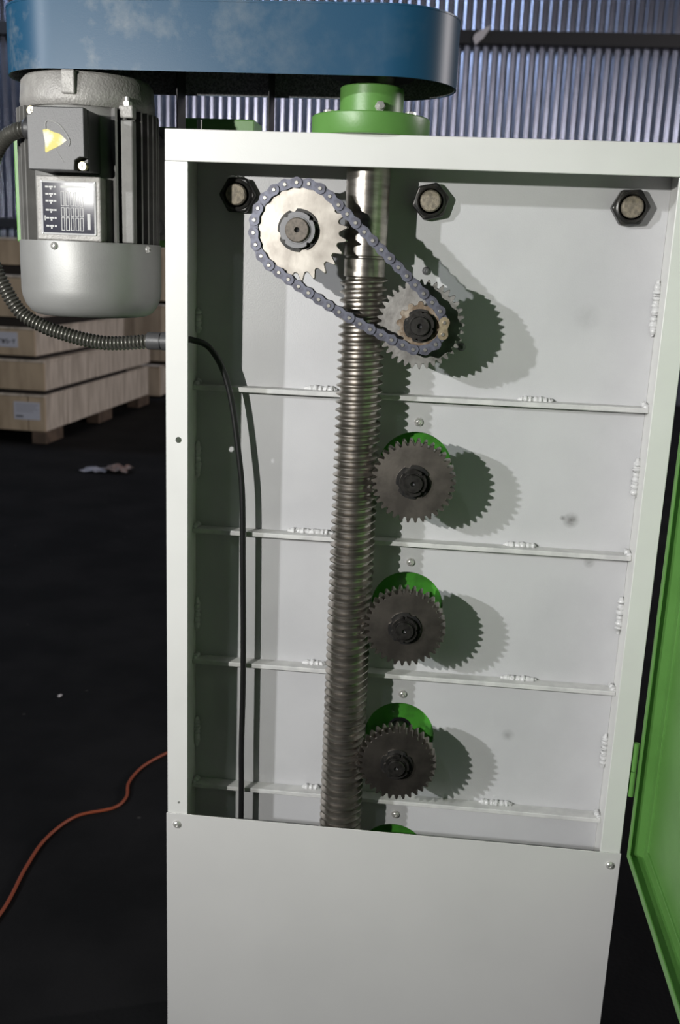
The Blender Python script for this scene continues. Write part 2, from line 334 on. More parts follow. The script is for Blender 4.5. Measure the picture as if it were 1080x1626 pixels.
# ================================================================== DRIVE PARTS INSIDE
# vertical trapezoidal screw
SX, SY = 0.2375, -0.060
scr = thing('lead_screw', (SX, SY, 0.30), 'long vertical steel trapezoidal lead screw running down the cabinet', 'screw')
def thread():
    mb = MB(); p = 0.012; n = 40; prof = [(0.0, 0.0272), (0.0034, 0.0272), (0.0058, 0.0322), (0.0068, 0.0336), (0.0084, 0.0336), (0.0094, 0.0322)]
    z0, z1 = 0.32, 1.452; N = int((z1 - z0) / p * n); k = len(prof); vs = []; fs = []
    for i in range(N + n + 1):
        a = 2 * PI * i / n
        for dz, r in prof:
            zz = z0 + p * i / n + dz
            rr = r
            vs.append((SX + rr * math.cos(a), SY + rr * math.sin(a), zz))
    for i in range(N):
        for j in range(k - 1): fs.append((i * k + j, (i + 1) * k + j, (i + 1) * k + j + 1, i * k + j + 1))
        fs.append((i * k + k - 1, (i + 1) * k + k - 1, (i + 1 + n) * k, (i + n) * k))
    mb.add(vs, fs, True); return mb
thread().build('thread', 'steel', scr)
MB().lathe((SX, SY, 0), (0, 0, 1), [(0.0262, 0.31), (0.0262, 1.455), (0.0252, 1.4585), (0.0290, 1.460), (0.0290, 1.4835), (0.0270, 1.4845), (0.0270, 1.4870), (0.0302, 1.4878), (0.0302, 1.719)], 64).build('shaft', 'steel', scr, 0.0004)

def gear_outline(n, rt, rr, ph=0.0, tip=0.22, root=0.30):
    pts = []
    for i in range(n):
        a = 2 * PI * (i + ph) / n; st = 2 * PI / n
        for q, r in ((-0.5 + root / 2, rr), (-0.27, rr + (rt - rr) * 0.45), (-tip / 2, rt), (tip / 2, rt), (0.27, rr + (rt - rr) * 0.45), (0.5 - root / 2, rr)):
            pts.append((r * math.cos(a + q * st), r * math.sin(a + q * st)))
    return pts
def disc_y(mb, cx, cz, outline, y0, y1, ch=0.0008):
    # toothed disc (axis y) with a small chamfer on the front face
    n = len(outline); vs = []
    for y, s in ((y0, 1 - ch / 0.06), (y0 + ch, 1.0), (y1, 1.0)): vs += [(cx + x * s, y, cz + z * s) for x, z in outline]
    fs = [tuple(range(n)), tuple(range(3 * n - 1, 2 * n - 1, -1))]
    for j in range(2): fs += [(j * n + i, (j + 1) * n + i, (j + 1) * n + (i + 1) % n, j * n + (i + 1) % n) for i in range(n)]
    return mb.add(vs, fs)
def locknut(cx, cz, y, parent, rw, rn, rs, wm, nm, sm_, ph=0.3):
    # tabbed lock washer, slotted round nut, shaft end with a centre hole
    out = []
    for i in range(48):
        a = 2 * PI * i / 48 + ph; r = rw if (i % 12) not in (0, 1) else rw * 0.88
        out.append((r * math.cos(a), r * math.sin(a)))
    disc_y(MB(), cx, cz, out, y - 0.0025, y, 0.0004).build('lock_washer', wm, parent)
    out = []
    for i in range(48):
        a = 2 * PI * i / 48 + ph + 0.5; r = rn if (i % 12) not in (0,) else rn * 0.86
        out.append((r * math.cos(a), r * math.sin(a)))
    nb = disc_y(MB(), cx, cz, out, y - 0.0105, y - 0.0026, 0.0012)
    nut = nb.build('lock_nut', nm, parent)
    MB().lathe((cx, y - 0.0106, cz), (0, -1, 0), [(rs * 1.14, 0), (rs * 1.12, 0.0012), (rs * 1.02, 0.0012), (rs * 1.02, 0.0)], 40, closed=True).build('nut_ring', nm, parent)
    MB().lathe((cx, y + 0.001, cz), (0, -1, 0), [(rs, 0.0), (rs, 0.0155), (rs * 0.92, 0.0168), (0.0036, 0.0168), (0.0030, 0.0150), (0.0029, 0.0060), (0.00001, 0.0055)], 40).build('shaft_end', sm_, parent)
    MB().cyl((cx, y + 0.0012, cz), (cx, 0.020, cz), rs * 1.25, 32).build('shaft', 'black_steel', parent)
    MB().lathe((cx, y + 0.001, cz), (0, -1, 0), [(0.00285, 0.0060), (0.00285, 0.0138), (0.00001, 0.0120)], 20).build('hole_shade_plug', 'rubber', parent)  # black plug, painted shade for the inside of the drilled hole
where = ['just under the first rib below the chain', 'between the second and third rib', 'lowest of those fully seen, above the fourth rib']
for i, z in enumerate(GZ[1:4]):
    g = thing('spur_gear', (GX, -0.1, z), 'oily dark steel spur gear ' + where[i], 'gear', 'spur gears beside the lead screw')
    disc_y(MB(), GX, z, gear_outline(34, 0.0608, 0.0535, (0.1, 0.45, 0.75)[i]), -0.100, -0.078).build('toothed_wheel', 'gear', g)
    locknut(GX, z, -0.1002, g, 0.0250, 0.0198, 0.0135, 'black_steel', 'oily_nut', 'oily_nut', (0.3, 1.1, 0.75)[i])
hlab = ['green bearing housing behind the uppermost dark spur gear', 'green bearing housing behind the middle dark spur gear', 'green bearing housing behind the lowest dark spur gear', 'green bearing housing half hidden by the lower cover panel']
for i, z in enumerate(GZ[1:]):
    b = thing('bearing_housing', (GX, 0.02, z), hlab[i], 'bearing', 'bearing housings in the back plate')
    MB().lathe((GX, 0.0125, z), (0, -1, 0), [(0.072, -0.012), (0.072, -0.0005), (0.0545, -0.0005), (0.0530, -0.004), (0.040, -0.008), (0.021, -0.008), (0.021, -0.03), (0.060, -0.03)], 56, closed=True).build('ring', 'green_grime', b, 0)
    dome(MB(), (GX + 0.0013, -0.0002, (1.2486, 1.0271, 0.8031, 0.5841)[i]), 0.0066, 0.0062).build('screw', 'zinc', b)
# last shaft behind the panel edge
MB().cyl((GX, -0.05, GZ[4]), (GX, 0.020, GZ[4]), 0.017, 32).build('shaft', 'black_steel', bpy.data.objects['bearing_housing.003'])

# chain wheel pair: pinion with gear behind, and the large sprocket
CY = -0.118
S1 = (0.1510, 1.5172); S2 = (0.3210, 1.3987); CP = 0.015875
R1 = CP / (2 * math.sin(PI / 24)); R2 = CP / (2 * math.sin(PI / 13))
pn = thing('pinion_gear', (S2[0], -0.1, S2[1]), 'steel spur gear with rusty chain sprocket on its front', 'gear')
disc_y(MB(), S2[0], S2[1], gear_outline(36, 0.0610, 0.0540, 0.2, tip=0.16), -0.0985, -0.074).build('toothed_wheel', 'pinion', pn)
def sprocket_outline(n, rp, ph=0.0, top=0.0062):
    pts = []
    for i in range(n):
        a = 2 * PI * (i + ph) / n; st = 2 * PI / n
        for q, r in ((-0.5, rp - 0.0050), (-0.34, rp - 0.0042), (-0.22, rp - 0.0008), (-0.12, rp + top * 0.56), (-0.05, rp + top), (0.05, rp + top), (0.12, rp + top * 0.56), (0.22, rp - 0.0008), (0.34, rp - 0.0042)):
            pts.append((r * math.cos(a + q * st), r * math.sin(a + q * st)))
    return pts
MB().cyl((S2[0], CY + 0.004, S2[1]), (S2[0], -0.0985, S2[1]), 0.0275, 40).build('hub', 'rusty', pn)
disc_y(MB(), S2[0], S2[1], sprocket_outline(13, R2 - 0.0012, 0.3, 0.0005), CY - 0.0042, CY + 0.0042, 0.001).build('sprocket', 'rusty', pn)
locknut(S2[0], S2[1], CY - 0.0044, pn, 0.0225, 0.0195, 0.0128, 'black_steel', 'oily_nut', 'oily_nut', 0.9)
for x, z in ((0.3234, 1.471), (0.3820, 1.3637)):
    dome(MB(), (x, -0.0002, z), 0.0060, 0.0055).build('screw', 'nut_grey', pn)
sp = thing('chain_sprocket', (S1[0], -0.118, S1[1]), 'large bare steel chain sprocket with grey lock nut, top left of cabinet', 'sprocket')
disc_y(MB(), S1[0], S1[1], sprocket_outline(24, R1, 0.35), CY - 0.0042, CY + 0.0042, 0.0015).build('toothed_wheel', 'sprocket', sp)
locknut(S1[0], S1[1], CY - 0.0044, sp, 0.0280, 0.0240, 0.0160, 'black_steel', 'nut_grey', 'shaft_brown', 0.2)

# roller chain: closed path round both sprockets
def chain_path():
    c1 = Vector(S1); c2 = Vector(S2); d = c2 - c1; D = d.length; base = math.atan2(d.y, d.x); be = math.acos((R1 - R2) / D)
    aU = base + be; aL = base - be           # outer tangent directions (upper-right, lower-left)
    seg = []
    def P(c, r, a): return c + Vector((math.cos(a), math.sin(a))) * r
    pts = []
    n = 400
    for i in range(60): pts.append(P(c1, R1, aU).lerp(P(c2, R2, aU), i / 60))
    k = 40; sw = 2 * be
    for i in range(k): pts.append(P(c2, R2, aU - sw * i / k))
    A = P(c2, R2, aL); B = P(c1, R1, aL)
    for i in range(60):
        t = i / 60; q = A.lerp(B, t); q.y -= 0.006 * 4 * t * (1 - t); pts.append(q)
    sw = 2 * PI - 2 * be
    for i in range(120): pts.append(P(c1, R1, aL - sw * i / 120))
    return pts
path = chain_path(); seglen = [(path[(i + 1) % len(path)] - path[i]).length for i in range(len(path))]; Ltot = sum(seglen)
NL = int(round(Ltot / CP / 2)) * 2
def at_len(s):
    s %= Ltot
    for i, l in enumerate(seglen):
        if s <= l: return path[i].lerp(path[(i + 1) % len(path)], s / l)
        s -= l
    return path[0]
def plate_outline(n=10, r=0.0073, waist=0.0052):
    pts = []
    for c, a0 in ((-0.5, PI / 2), (0.5, -PI / 2)):
        for i in range(n + 1):
            a = a0 + PI * i / n; pts.append((c * CP + r * math.cos(a), r * math.sin(a)))
        pts.append((0.0, -waist if c < 0 else waist))
    return pts
ch = thing('roller_chain', ((S1[0] + S2[0]) / 2, CY, 1.39), 'blue grey roller chain looped round two sprockets', 'chain')
def link_mesh(outer):
    mb = MB()
    for s in (-1, 1):
        a = 0.0068 if outer else 0.0048
        y = s * a; mb.prism_y(plate_outline(), min(y, y + s * 0.0017), max(y, y + s * 0.0017))
    return mb.mesh('link_plates', 'chain')
def pins_mesh(outer):
    mb = MB()
    for c in (-0.5, 0.5):
        if outer: mb.lathe((c * CP, 0.0092, 0), (0, -1, 0), [(0.0024, 0), (0.0028, 0.0005), (0.0028, 0.0180), (0.0022, 0.0190)], 14)
        else: mb.lathe((c * CP, 0.0046, 0), (0, -1, 0), [(0.0050, 0), (0.0050, 0.0092)], 14)
    return mb.mesh('pins' if outer else 'rollers', 'pin')
best = min(range(0, NL, 2), key=lambda i: (at_len((i + 0.5) * Ltot / NL) - Vector((0.3555, 1.3870))).length)
master = link_mesh(True); master.materials[0] = M['master']
lm = {k: (link_mesh(k), pins_mesh(k)) for k in (True, False)}
step = Ltot / NL
for i in range(NL):
    a, b = at_len(i * step), at_len((i + 1) * step); c = (a + b) / 2; d = b - a
    ou = i % 2 == 0
    loc = Vector((c.x, CY, c.y)) - org(ch)
    o = link('outer_link' if ou else 'inner_link', master if i == best else lm[ou][0], ch, loc, (0, -math.atan2(d.y, d.x), 0))
    link('pins' if ou else 'rollers', lm[ou][1], o)
# big hex bolts along the top of the back plate
def hexo(r, ph=0.0): return [(r * math.cos(PI / 3 * i + ph), r * math.sin(PI / 3 * i + ph)) for i in range(6)]
for (x, z, lb, ph) in ((0.0455, 1.5665, 'black hex nut and bolt end beside the large sprocket', 0.0), (0.3240, 1.5668, 'black hex nut and bolt end right of the screw shaft', 0.22), (0.6030, 1.5680, 'black hex nut and bolt end in the top right corner', 0.05)):
    t = thing('hex_bolt', (x, 0.0, z), lb, 'bolt', 'large bolts along the top of the back plate')
    MB().prism_y([(x + a, z + b) for a, b in hexo(0.0272, ph)], -0.0185, -0.0003).build('nut', 'black_steel', t, 0.0030, 3)
    MB().lathe((x, 0, z), (0, -1, 0), [(0.0215, 0.0185), (0.0212, 0.0205), (0.0188, 0.0215), (0.0170, 0.0205), (0.0168, 0.0185)], 40).build('nut_collar', 'black_steel', t)
    MB().lathe((x, 0, z), (0, -1, 0), [(0.0148, 0.001), (0.0148, 0.0275), (0.0132, 0.0295), (0.00001, 0.0300)], 40).build('bolt_end', 'bolt_end', t, 0.0003)
# black cable hanging inside
cb = spline([(-0.0172, -0.066, 1.3600), (-0.010, -0.059, 1.3600), (0.012, -0.048, 1.3500), (0.032, -0.042, 1.3180), (0.0455, -0.040, 1.2700), (0.057, -0.040, 1.1950), (0.0640, -0.040, 1.128), (0.0665, -0.040, 1.020), (0.0685, -0.038, 0.915), (0.0695, -0.038, 0.812), (0.0690, -0.040, 0.700), (0.0700, -0.040, 0.60), (0.0700, -0.040, 0.30)], 10)
c = MB().tube(cb, 0.0046, 14).build('power_cable', 'rubber', at=(0.07, -0.04, 0.3)); tag(c, 'black power cable hanging down inside the cabinet on the left', 'cable')

# ================================================================== ON TOP: bearing flange, guard, motor
bf = thing('bearing_flange', (SX, SY, ZT), 'green bearing flange on the cabinet top around the screw shaft', 'flange')
MB().lathe((SX, SY, ZT), (0, 0, 1), [(0.0310, 0.0002), (0.0790, 0.0002), (0.0802, 0.002), (0.0802, 0.0255), (0.0790, 0.0270), (0.0438, 0.0270), (0.0310, 0.0270)], 72, closed=True).build('base', 'green', bf)
MB().lathe((SX, SY, ZT), (0, 0, 1), [(0.0310, 0.0272), (0.0432, 0.0272), (0.0432, 0.0640), (0.0415, 0.0655), (0.0310, 0.0655)], 64, closed=True).build('collar', 'green', bf)
for a in (-150, -30, 60, 150):
    x, y = SX + 0.063 * math.cos(math.radians(a)), SY + 0.063 * math.sin(math.radians(a))
    mb = MB(); mb.lathe((x, y, ZT + 0.0272), (0, 0, 1), [(0.0075, 0), (0.0075, 0.0055)], 6, False); mb.build('bolt', 'zinc', bf, 0.0008)
a = math.radians(-72); dx, dy = math.cos(a), math.sin(a); q = Vector((SX + 0.0433 * dx, SY + 0.0433 * dy, ZT + 0.037))
mb = MB(); mb.lathe(q, (dx, dy, 0), [(0.0070, 0), (0.0070, 0.006)], 6, False); mb.cyl(q, q + Vector((dx, dy, 0)) * 0.012, 0.004, 16); mb.build('set_screw', 'zinc', bf, 0.0006)

# blue belt guard: shell open at the bottom
GY, GR = -0.057, 0.094; GL, GRX = -0.1700, 0.2560; GZ0, GZ1 = 1.7065, 1.7885
gd = thing('belt_guard', (0.04, GY, GZ0), 'dusty blue belt guard with rounded ends above motor and cabinet', 'guard')
def stadium(r, n=28):
    pts = []
    for i in range(n + 1): a = PI / 2 + PI * i / n; pts.append((GL + r * math.cos(a), GY + r * math.sin(a)))
    for i in range(n + 1): a = -PI / 2 + PI * i / n; pts.append((GRX + r * math.cos(a), GY + r * math.sin(a)))
    return pts
def skirt(r0, r1, z0, z1):
    A, B = stadium(r0), stadium(r1); n = len(A); mb = MB(); vs = []
    for pts, z in ((A, z0), (A, z1), (B, z1), (B, z0)): vs += [(x, y, z) for x, y in pts]
    mb.add(vs, [(j * n + i, j * n + (i + 1) % n, ((j + 1) % 4) * n + (i + 1) % n, ((j + 1) % 4) * n + i) for j in range(4) for i in range(n)], True); return mb
sk = skirt(GR, GR - 0.0018, GZ0, GZ1)
sk.build('skirt', 'blue', gd)
skirt(GR - 0.0019, GR - 0.0026, GZ0 + 0.0006, GZ1 - 0.001).build('inner_lining', 'blue_in', gd)
A = stadium(GR + 0.0006); n = len(A); mb = MB(); mb.add([(x, y, GZ1) for x, y in A] + [(x, y, GZ1 + 0.0022) for x, y in A], [tuple(range(n - 1, -1, -1)), tuple(range(n, 2 * n))] + [(i, (i + 1) % n, n + (i + 1) % n, n + i) for i in range(n)])
mb.build('top_plate', 'blue', gd)
for x in (-0.0455, 0.0868):
    bx('support_bracket', (x, -0.012, 1.6415), (x + 0.0020, 0.034, GZ1 - 0.002), 'girt', gd, 0.0004)
MB().lathe((SX, SY, 0), (0, 0, 1), [(0.0308, GZ0 + 0.012), (0.055, GZ0 + 0.012), (0.055, GZ0 + 0.05), (0.0308, GZ0 + 0.05)], 48, closed=True).build('pulley', 'black_steel', gd)

# motor
MX, MY = -0.1575, -0.060
mo = thing('electric_motor', (MX, MY, 1.389), 'grey finned electric motor hanging under the blue belt guard', 'motor')
MB().lathe((MX, MY, 0), (0, 0, 1), [(0.084, 1.4905), (0.084, 1.668)], 64).build('stator_body', 'motor', mo)
bl = MB().lathe((MX, MY, 0), (0, 0, 1), [(0.0880, 1.6640), (0.0900, 1.6660), (0.0915, 1.6740), (0.0890, 1.700), (0.0840, 1.7060), (0.050, 1.7085), (0.020, 1.7085)], 64).build('end_bell', 'bell', mo)
MB().cyl((MX, MY, 1.7087), (MX, MY, 1.78), 0.014, 24).build('shaft', 'steel', mo)
MB().lathe((MX, MY, 0), (0, 0, 1), [(0.0982, 1.4912), (0.0985, 1.490), (0.0985, 1.4250), (0.0970, 1.4150), (0.0925, 1.4035), (0.0860, 1.3950), (0.0780, 1.3905), (0.0700, 1.3890), (0.00001, 1.3885)], 96).build('fan_cover', 'fan', mo)
# fins, shared mesh turned round the axis
fm = MB().box((0.083, -0.0016, 1.4915 - 1.389), (0.0965, 0.0016, 1.6635 - 1.389)).mesh('fin', 'motor')
for k in range(44):
    a = 2 * PI * k / 44
    if abs(math.atan2(math.sin(a + PI / 2), math.cos(a + PI / 2))) < math.radians(33): continue
    link('fin', fm, mo, (0, 0, 0), (0, 0, a))
# tie bolt lugs and channels
for deg in (-38, 178, 40, 100):
    a = math.radians(deg); d = Vector((math.cos(a), math.sin(a), 0)); c = Vector((MX, MY, 0)) + d * 0.094
    R = Matrix.Rotation(-PI / 2 if deg == -38 else a, 3, 'Z')
    mb = MB().box((c.x - 0.009, c.y - 0.009, 1.4915), (c.x + 0.007, c.y + 0.009, 1.650), R, (c.x, c.y, 1.5)); ch_ = mb.build('tie_bolt_channel', 'motor', mo, 0.002)
    lb = MB().box((c.x - 0.009, c.y - 0.0095, 1.6520), (c.x + 0.008, c.y + 0.0095, 1.6680), R, (c.x, c.y, 1.5)).build('lug', 'bell', mo, 0.002)
    MB().lathe((c.x, c.y, 1.668), (0, 0, 1), [(0.0062, 0), (0.0062, 0.005)], 6, False).cyl((c.x, c.y, 1.673), (c.x, c.y, 1.679), 0.0035, 14).build('bolt', 'zinc', lb)
bx('bell_boss', (-0.160, MY - 0.0950, 1.676), (-0.142, MY - 0.08, 1.7055), 'bell', mo, 0.002)
bx('nameplate_pad', (-0.199, -0.1535, 1.4915), (-0.1105, -0.12, 1.5745), 'bell', mo, 0.002)
# nameplate: dark printed plate with pale lettering blocks and table columns
npl = bx('nameplate', (-0.1925, -0.1548, 1.4990), (-0.1165, -0.1536, 1.5680), 'alu', mo, 0.0003)
bx('printed_field', (-0.1895, -0.1552, 1.5015), (-0.1195, -0.15485, 1.5655), 'print_dark', npl, 0)
pr = MB()
def pbox(u0, v0, u1, v1):
    x0, x1 = -0.1895 + 0.070 * u0, -0.1895 + 0.070 * u1; z0, z1 = 1.5655 - 0.064 * v1, 1.5655 - 0.064 * v0
    pr.box((x0, -0.15545, z0), (x1, -0.15525, z1))
for v in (0.06, 0.20, 0.34, 0.52, 0.68, 0.84):
    for u0, u1 in ((0.06, 0.12), (0.13, 0.21), (0.225, 0.27)): pbox(u0, v + 0.01, u1, v + 0.045)
    pbox(0.15, v + 0.05, 0.18, v + 0.085)
for i in range(5):
    u = 0.36 + 0.092 * i
    for vv0, vv1 in ((0.18, 0.45), (0.50, 0.66), (0.70, 0.94)):
        pbox(u, vv0, u + 0.014, vv1); pbox(u + 0.056, vv0, u + 0.070, vv1); pbox(u, vv0 - 0.012, u + 0.070, vv0); pbox(u, vv1, u + 0.070, vv1 + 0.012)
pbox(0.36, 0.05, 0.85, 0.10); pbox(0.87, 0.60, 0.93, 0.92); pbox(0.03, 0.66, 0.05, 0.76)
pr.build('plate_print', 'print_white', npl)
for x, z in ((-0.1905, 1.5665), (-0.1182, 1.5665), (-0.1905, 1.5003), (-0.1182, 1.5003)):
    dome(MB(), (x, -0.1548, z), 0.0013, 0.0009).build('rivet', 'zinc', npl)
# terminal box with lid, screws, torn warning sticker
tb = bx('terminal_box', (-0.1830, -0.202, 1.5755), (-0.1080, -0.140, 1.6510), 'black_plastic', mo, 0.002)
lid = [(-0.1750, 1.6515), (-0.1085, 1.6515), (-0.1085, 1.5915), (-0.1150, 1.5915), (-0.1215, 1.5875), (-0.1225, 1.5750), (-0.1835, 1.5750), (-0.1835, 1.6415), (-0.1785, 1.6425), (-0.1760, 1.6450)]
lo_ = MB().prism_y(lid, -0.2165, -0.2022).build('lid', 'tbox', tb, 0.0012)
for x, z in ((-0.1795, 1.6470), (-0.1140, 1.5815)):
    s_ = MB().lathe((x, -0.2022, z), (0, -1, 0), [(0.0052, 0), (0.0052, 0.009)], 24).build('screw', 'brass', tb)
    MB().box((x - 0.0035, -0.2117, z - 0.0006), (x + 0.0035, -0.2112, z + 0.0006)).box((x - 0.0006, -0.2117, z - 0.0035), (x + 0.0006, -0.2112, z + 0.0035)).build('slot', 'black_steel', s_)
MB().prism_y([(-0.1625, 1.6235), (-0.1560, 1.6245), (-0.1480, 1.6210), (-0.1400, 1.6190), (-0.1310, 1.6115), (-0.1385, 1.6060), (-0.1455, 1.6025), (-0.1540, 1.5985), (-0.1590, 1.5960), (-0.1602, 1.5975), (-0.1600, 1.6080)], -0.2169, -0.2166).build('warning_sticker', 'yellow', tb)
arc = spline([(-0.1585, -0.2167, 1.6245), (-0.1585, -0.2167, 1.6315), (-0.1540, -0.2167, 1.6350), (-0.1420, -0.2167, 1.6310), (-0.1320, -0.2167, 1.6200), (-0.1275, -0.2167, 1.6110), (-0.1290, -0.2167, 1.6050), (-0.1330, -0.2167, 1.6065)], 6)
MB().tube(arc, 0.0009, 6).tube([(-0.1470, -0.2167, 1.6010), (-0.1360, -0.2167, 1.5850)], 0.0004, 6).build('glue_mark', 'scratch', tb)
for deg in (-100, -178, -20):
    a = math.radians(deg); d = Vector((math.cos(a), math.sin(a), 0))
    dome(MB(), Vector((MX, MY, 1.4845)) + d * 0.0984, 0.0052, 0.004, d).build('screw', 'zinc', bpy.data.objects['fan_cover'])
tb.location = (-0.0085, 0.024, 0.003)
# green mounting plate behind the motor and two foot bolts
mp = thing('motor_mount', (-0.17, 0.055, 1.45), 'green motor mounting plate between motor and cabinet', 'bracket')
bx('plate', (-0.315, 0.048, 1.490), (XL - 0.001, 0.060, 1.664), 'green', mp, 0.002)
bx('foot', (-0.120, 0.030, 1.500), (-0.048, 0.0478, 1.660), 'motor', mp, 0.002)
for z in (1.6431, 1.5185):
    mb = MB().lathe((-0.084, 0.0298, z), (0, -1, 0), [(0.013, 0), (0.013, 0.002)], 24); mb.lathe((-0.084, 0.0278, z), (0, -1, 0), [(0.009, 0), (0.009, 0.007)], 6, False)
    mb.build('bolt', 'nut_grey', mp, 0.0005)
# green machine frame showing above the cabinet top
mf = thing('workshop_machine', (0.0, 0.2, 0.0), 'green painted machine frame edge showing over the cabinet top', 'machine')
bx('beam', (-0.075, 0.130, 0.0), (0.041, 0.20, 1.6885), 'green', mf, 0.002)
bx('upright_fin', (-0.0785, 0.115, 0.0), (-0.0715, 0.128, 1.6945), 'green', mf, 0.001)
bx('adjusting_rod', (-0.043, 0.10, 1.5), (-0.036, 0.107, 1.683), 'zinc', mf, 0.001)

# flexible conduit from terminal box round to the cabinet side
def hose():
    P = spline([(-0.2090, -0.150, 1.6320), (-0.226, -0.145, 1.6295), (-0.247, -0.132, 1.6225), (-0.268, -0.120, 1.6020), (-0.284, -0.110, 1.565), (-0.290, -0.110, 1.515), (-0.286, -0.110, 1.470), (-0.2735, -0.110, 1.4360), (-0.2475, -0.110, 1.3935), (-0.2160, -0.110, 1.3745), (-0.1840, -0.110, 1.3645), (-0.1500, -0.110, 1.3570), (-0.1200, -0.110, 1.3540), (-0.0880, -0.109, 1.3560), (-0.0560, -0.107, 1.3595)], 60)
    # resample by arc length, ring profile
    out = [P[0]]; st = 0.0011; acc = 0
    for i in range(1, len(P)):
        seg = P[i] - P[i - 1]; l = seg.length; s0 = 0
        while acc + (l - s0) >= st:
            s0 += st - acc; out.append(P[i - 1] + seg * (s0 / l)); acc = 0
        acc += l - s0
    return out
hp = hose()
fc = thing('flexible_conduit', (-0.15, -0.11, 1.354), 'ribbed grey flexible conduit looping from motor to cabinet side', 'conduit')
MB().tube(hp, lambda i: 0.0104 - 0.0024 * (0.5 + 0.5 * math.cos(2 * PI * i / 5)) ** 1.5, 20).build('ribbed_hose', 'hose', fc)
MB().lathe((-0.1920, -0.152, 1.6320), (-1, 0, 0), [(0.0125, 0), (0.0125, 0.008), (0.0145, 0.008), (0.0145, 0.016), (0.0115, 0.020)], 24).build('gland', 'black_plastic', fc)
MB().lathe((-0.0620, -0.107, 1.3595), (1, 0, 0.02), [(0.0118, 0), (0.0122, 0.0008), (0.0122, 0.019), (0.0108, 0.0195), (0.0108, 0.0205), (0.0128, 0.021), (0.0128, 0.0298)], 28).build('connector', 'tbox', fc)

# ================================================================== HALL: crates, cord, scraps
def crate(label, corner, rz, w, l, z0, h, group, lid=True, skids=True, side_pl=0.20, front_seams=(0.42,), top='wood2'):
    t = thing('wooden_crate', (corner[0], corner[1], z0), label, 'crate', group, rz)
    # local frame: origin at the front right corner, -x to the left, +y backwards
    def lb(name, a, b, m, p=t, bev=0.003):
        me = MB().box(a, b).mesh(name, m); o = link(name, me, p)
        md = o.modifiers.new('bevel', 'BEVEL'); md.width = bev; md.segments = 1; md.limit_method = 'ANGLE'
        return o
    lb('body', (-w + 0.02, 0.02, 0.005), (-0.02, l - 0.02, h - 0.02), 'wood_dark')
    xs = [0.0] + [-s for s in front_seams] + [-w]
    for i in range(len(xs) - 1): lb('front_board', (xs[i + 1] + 0.003, 0.0, 0.0), (xs[i] - 0.003, 0.019, h - 0.019), 'wood')
    n = int(l / side_pl)
    for i in range(n):
        d = random.choice((0, 0.002, 0.004)); lb('side_board', (-0.0195, 0.02 + i * (l - 0.02) / n + 0.002, 0.0), (d - 0.004, 0.02 + (i + 1) * (l - 0.02) / n - 0.002, h - 0.019), 'wood2')
    lb('lid', (-w, -0.006, h - 0.018), (0.004, l, h), top)
    return t, lb
SK = 0.60; G = 'stacked wooden crates by the back wall'; RZc = math.radians(-2.5)
t, lb = crate('lowest wooden crate of the front stack, wide white label, on feet', (-2.684, 5.93), RZc, 1.5, 2.46, 0.099, 0.291, G, front_seams=(0.145, 0.62))
for y in (0.0, 1.1, 2.15):
    for x in (-0.06, -1.45): lb('foot', (x - 0.06, y, -0.099), (x + 0.06, y + 0.32, -0.001), 'wood_dark')
lab = lb('label', (-0.262, -0.0025, 0.09), (-0.045, -0.0005, 0.230), 'paper', bev=0.0001)
for k, (u0, u1) in enumerate(((-0.25, -0.06), (-0.245, -0.08), (-0.245, -0.06), (-0.25, -0.10))): lb('text_line', (u0, -0.0032, 0.205 - k * 0.018), (u1, -0.0026, 0.212 - k * 0.018), 'ink_pale', lab, 0.0001)
for k in range(4): lb('text_mark', (-0.245 + k * 0.0155, -0.0032, 0.106), (-0.234 + k * 0.0155, -0.0026, 0.124), 'ink', lab, 0.0001)
t, lb = crate('second wooden crate up in the front stack, bare pale sides', (-2.680, 5.93), RZc, 1.5, 2.50, 0.424, 0.236, G, front_seams=(0.75,))
for y in (0.015, 0.62, 1.24): lb('skid', (-1.4, y, -0.034), (-0.012, y + SK, -0.001), 'gap_shade')  # recessed filler strips, shade under this crate painted in
t, lb = crate('third wooden crate up in the front stack, small white label', (-2.747, 5.93), RZc, 1.4, 1.95, 0.691, 0.218, G, front_seams=(0.9,))
for y in (0.015, 0.62, 1.24): lb('skid', (-1.3, y, -0.031), (-0.012, y + SK, -0.001), 'gap_shade')  # dark filler under the third crate, colour stands in for shade
lab = lb('label', (-0.32, -0.0025, 0.062), (-0.143, -0.0005, 0.178), 'paper', bev=0.0001)
# stencilled letters of the label: Y W S - 1
def strokes(par, lbf, x0, z0, hgt, segs):
    mb = MB()
    for (a, b) in segs:
        p = Vector((x0 + a[0] * hgt, -0.0031, z0 + a[1] * hgt)); q = Vector((x0 + b[0] * hgt, -0.0031, z0 + b[1] * hgt))
        d = (q - p).normalized() * 0.003; nrm = Vector((-d.z, 0, d.x)); p = p - d; q = q + d
        vs = [p + nrm, q + nrm, q - nrm, p - nrm]; mb.add([Vector((v.x, -0.0034, v.z)) for v in vs] + [Vector((v.x, -0.0026, v.z)) for v in vs], ((0, 1, 2, 3), (7, 6, 5, 4), (0, 4, 5, 1), (1, 5, 6, 2), (2, 6, 7, 3), (3, 7, 4, 0)))
    link('lettering', mb.mesh('lettering', 'ink'), par)
Ys = [((0, 1), (0.3, 0.5)), ((0.6, 1), (0.3, 0.5)), ((0.3, 0.5), (0.3, 0))]
Ws = [((0, 1), (0.18, 0)), ((0.18, 0), (0.36, 0.8)), ((0.36, 0.8), (0.54, 0)), ((0.54, 0), (0.72, 1))]
Ss = [((0.5, 1), (0, 1)), ((0, 1), (0, 0.5)), ((0, 0.5), (0.5, 0.5)), ((0.5, 0.5), (0.5, 0)), ((0.5, 0), (0, 0))]
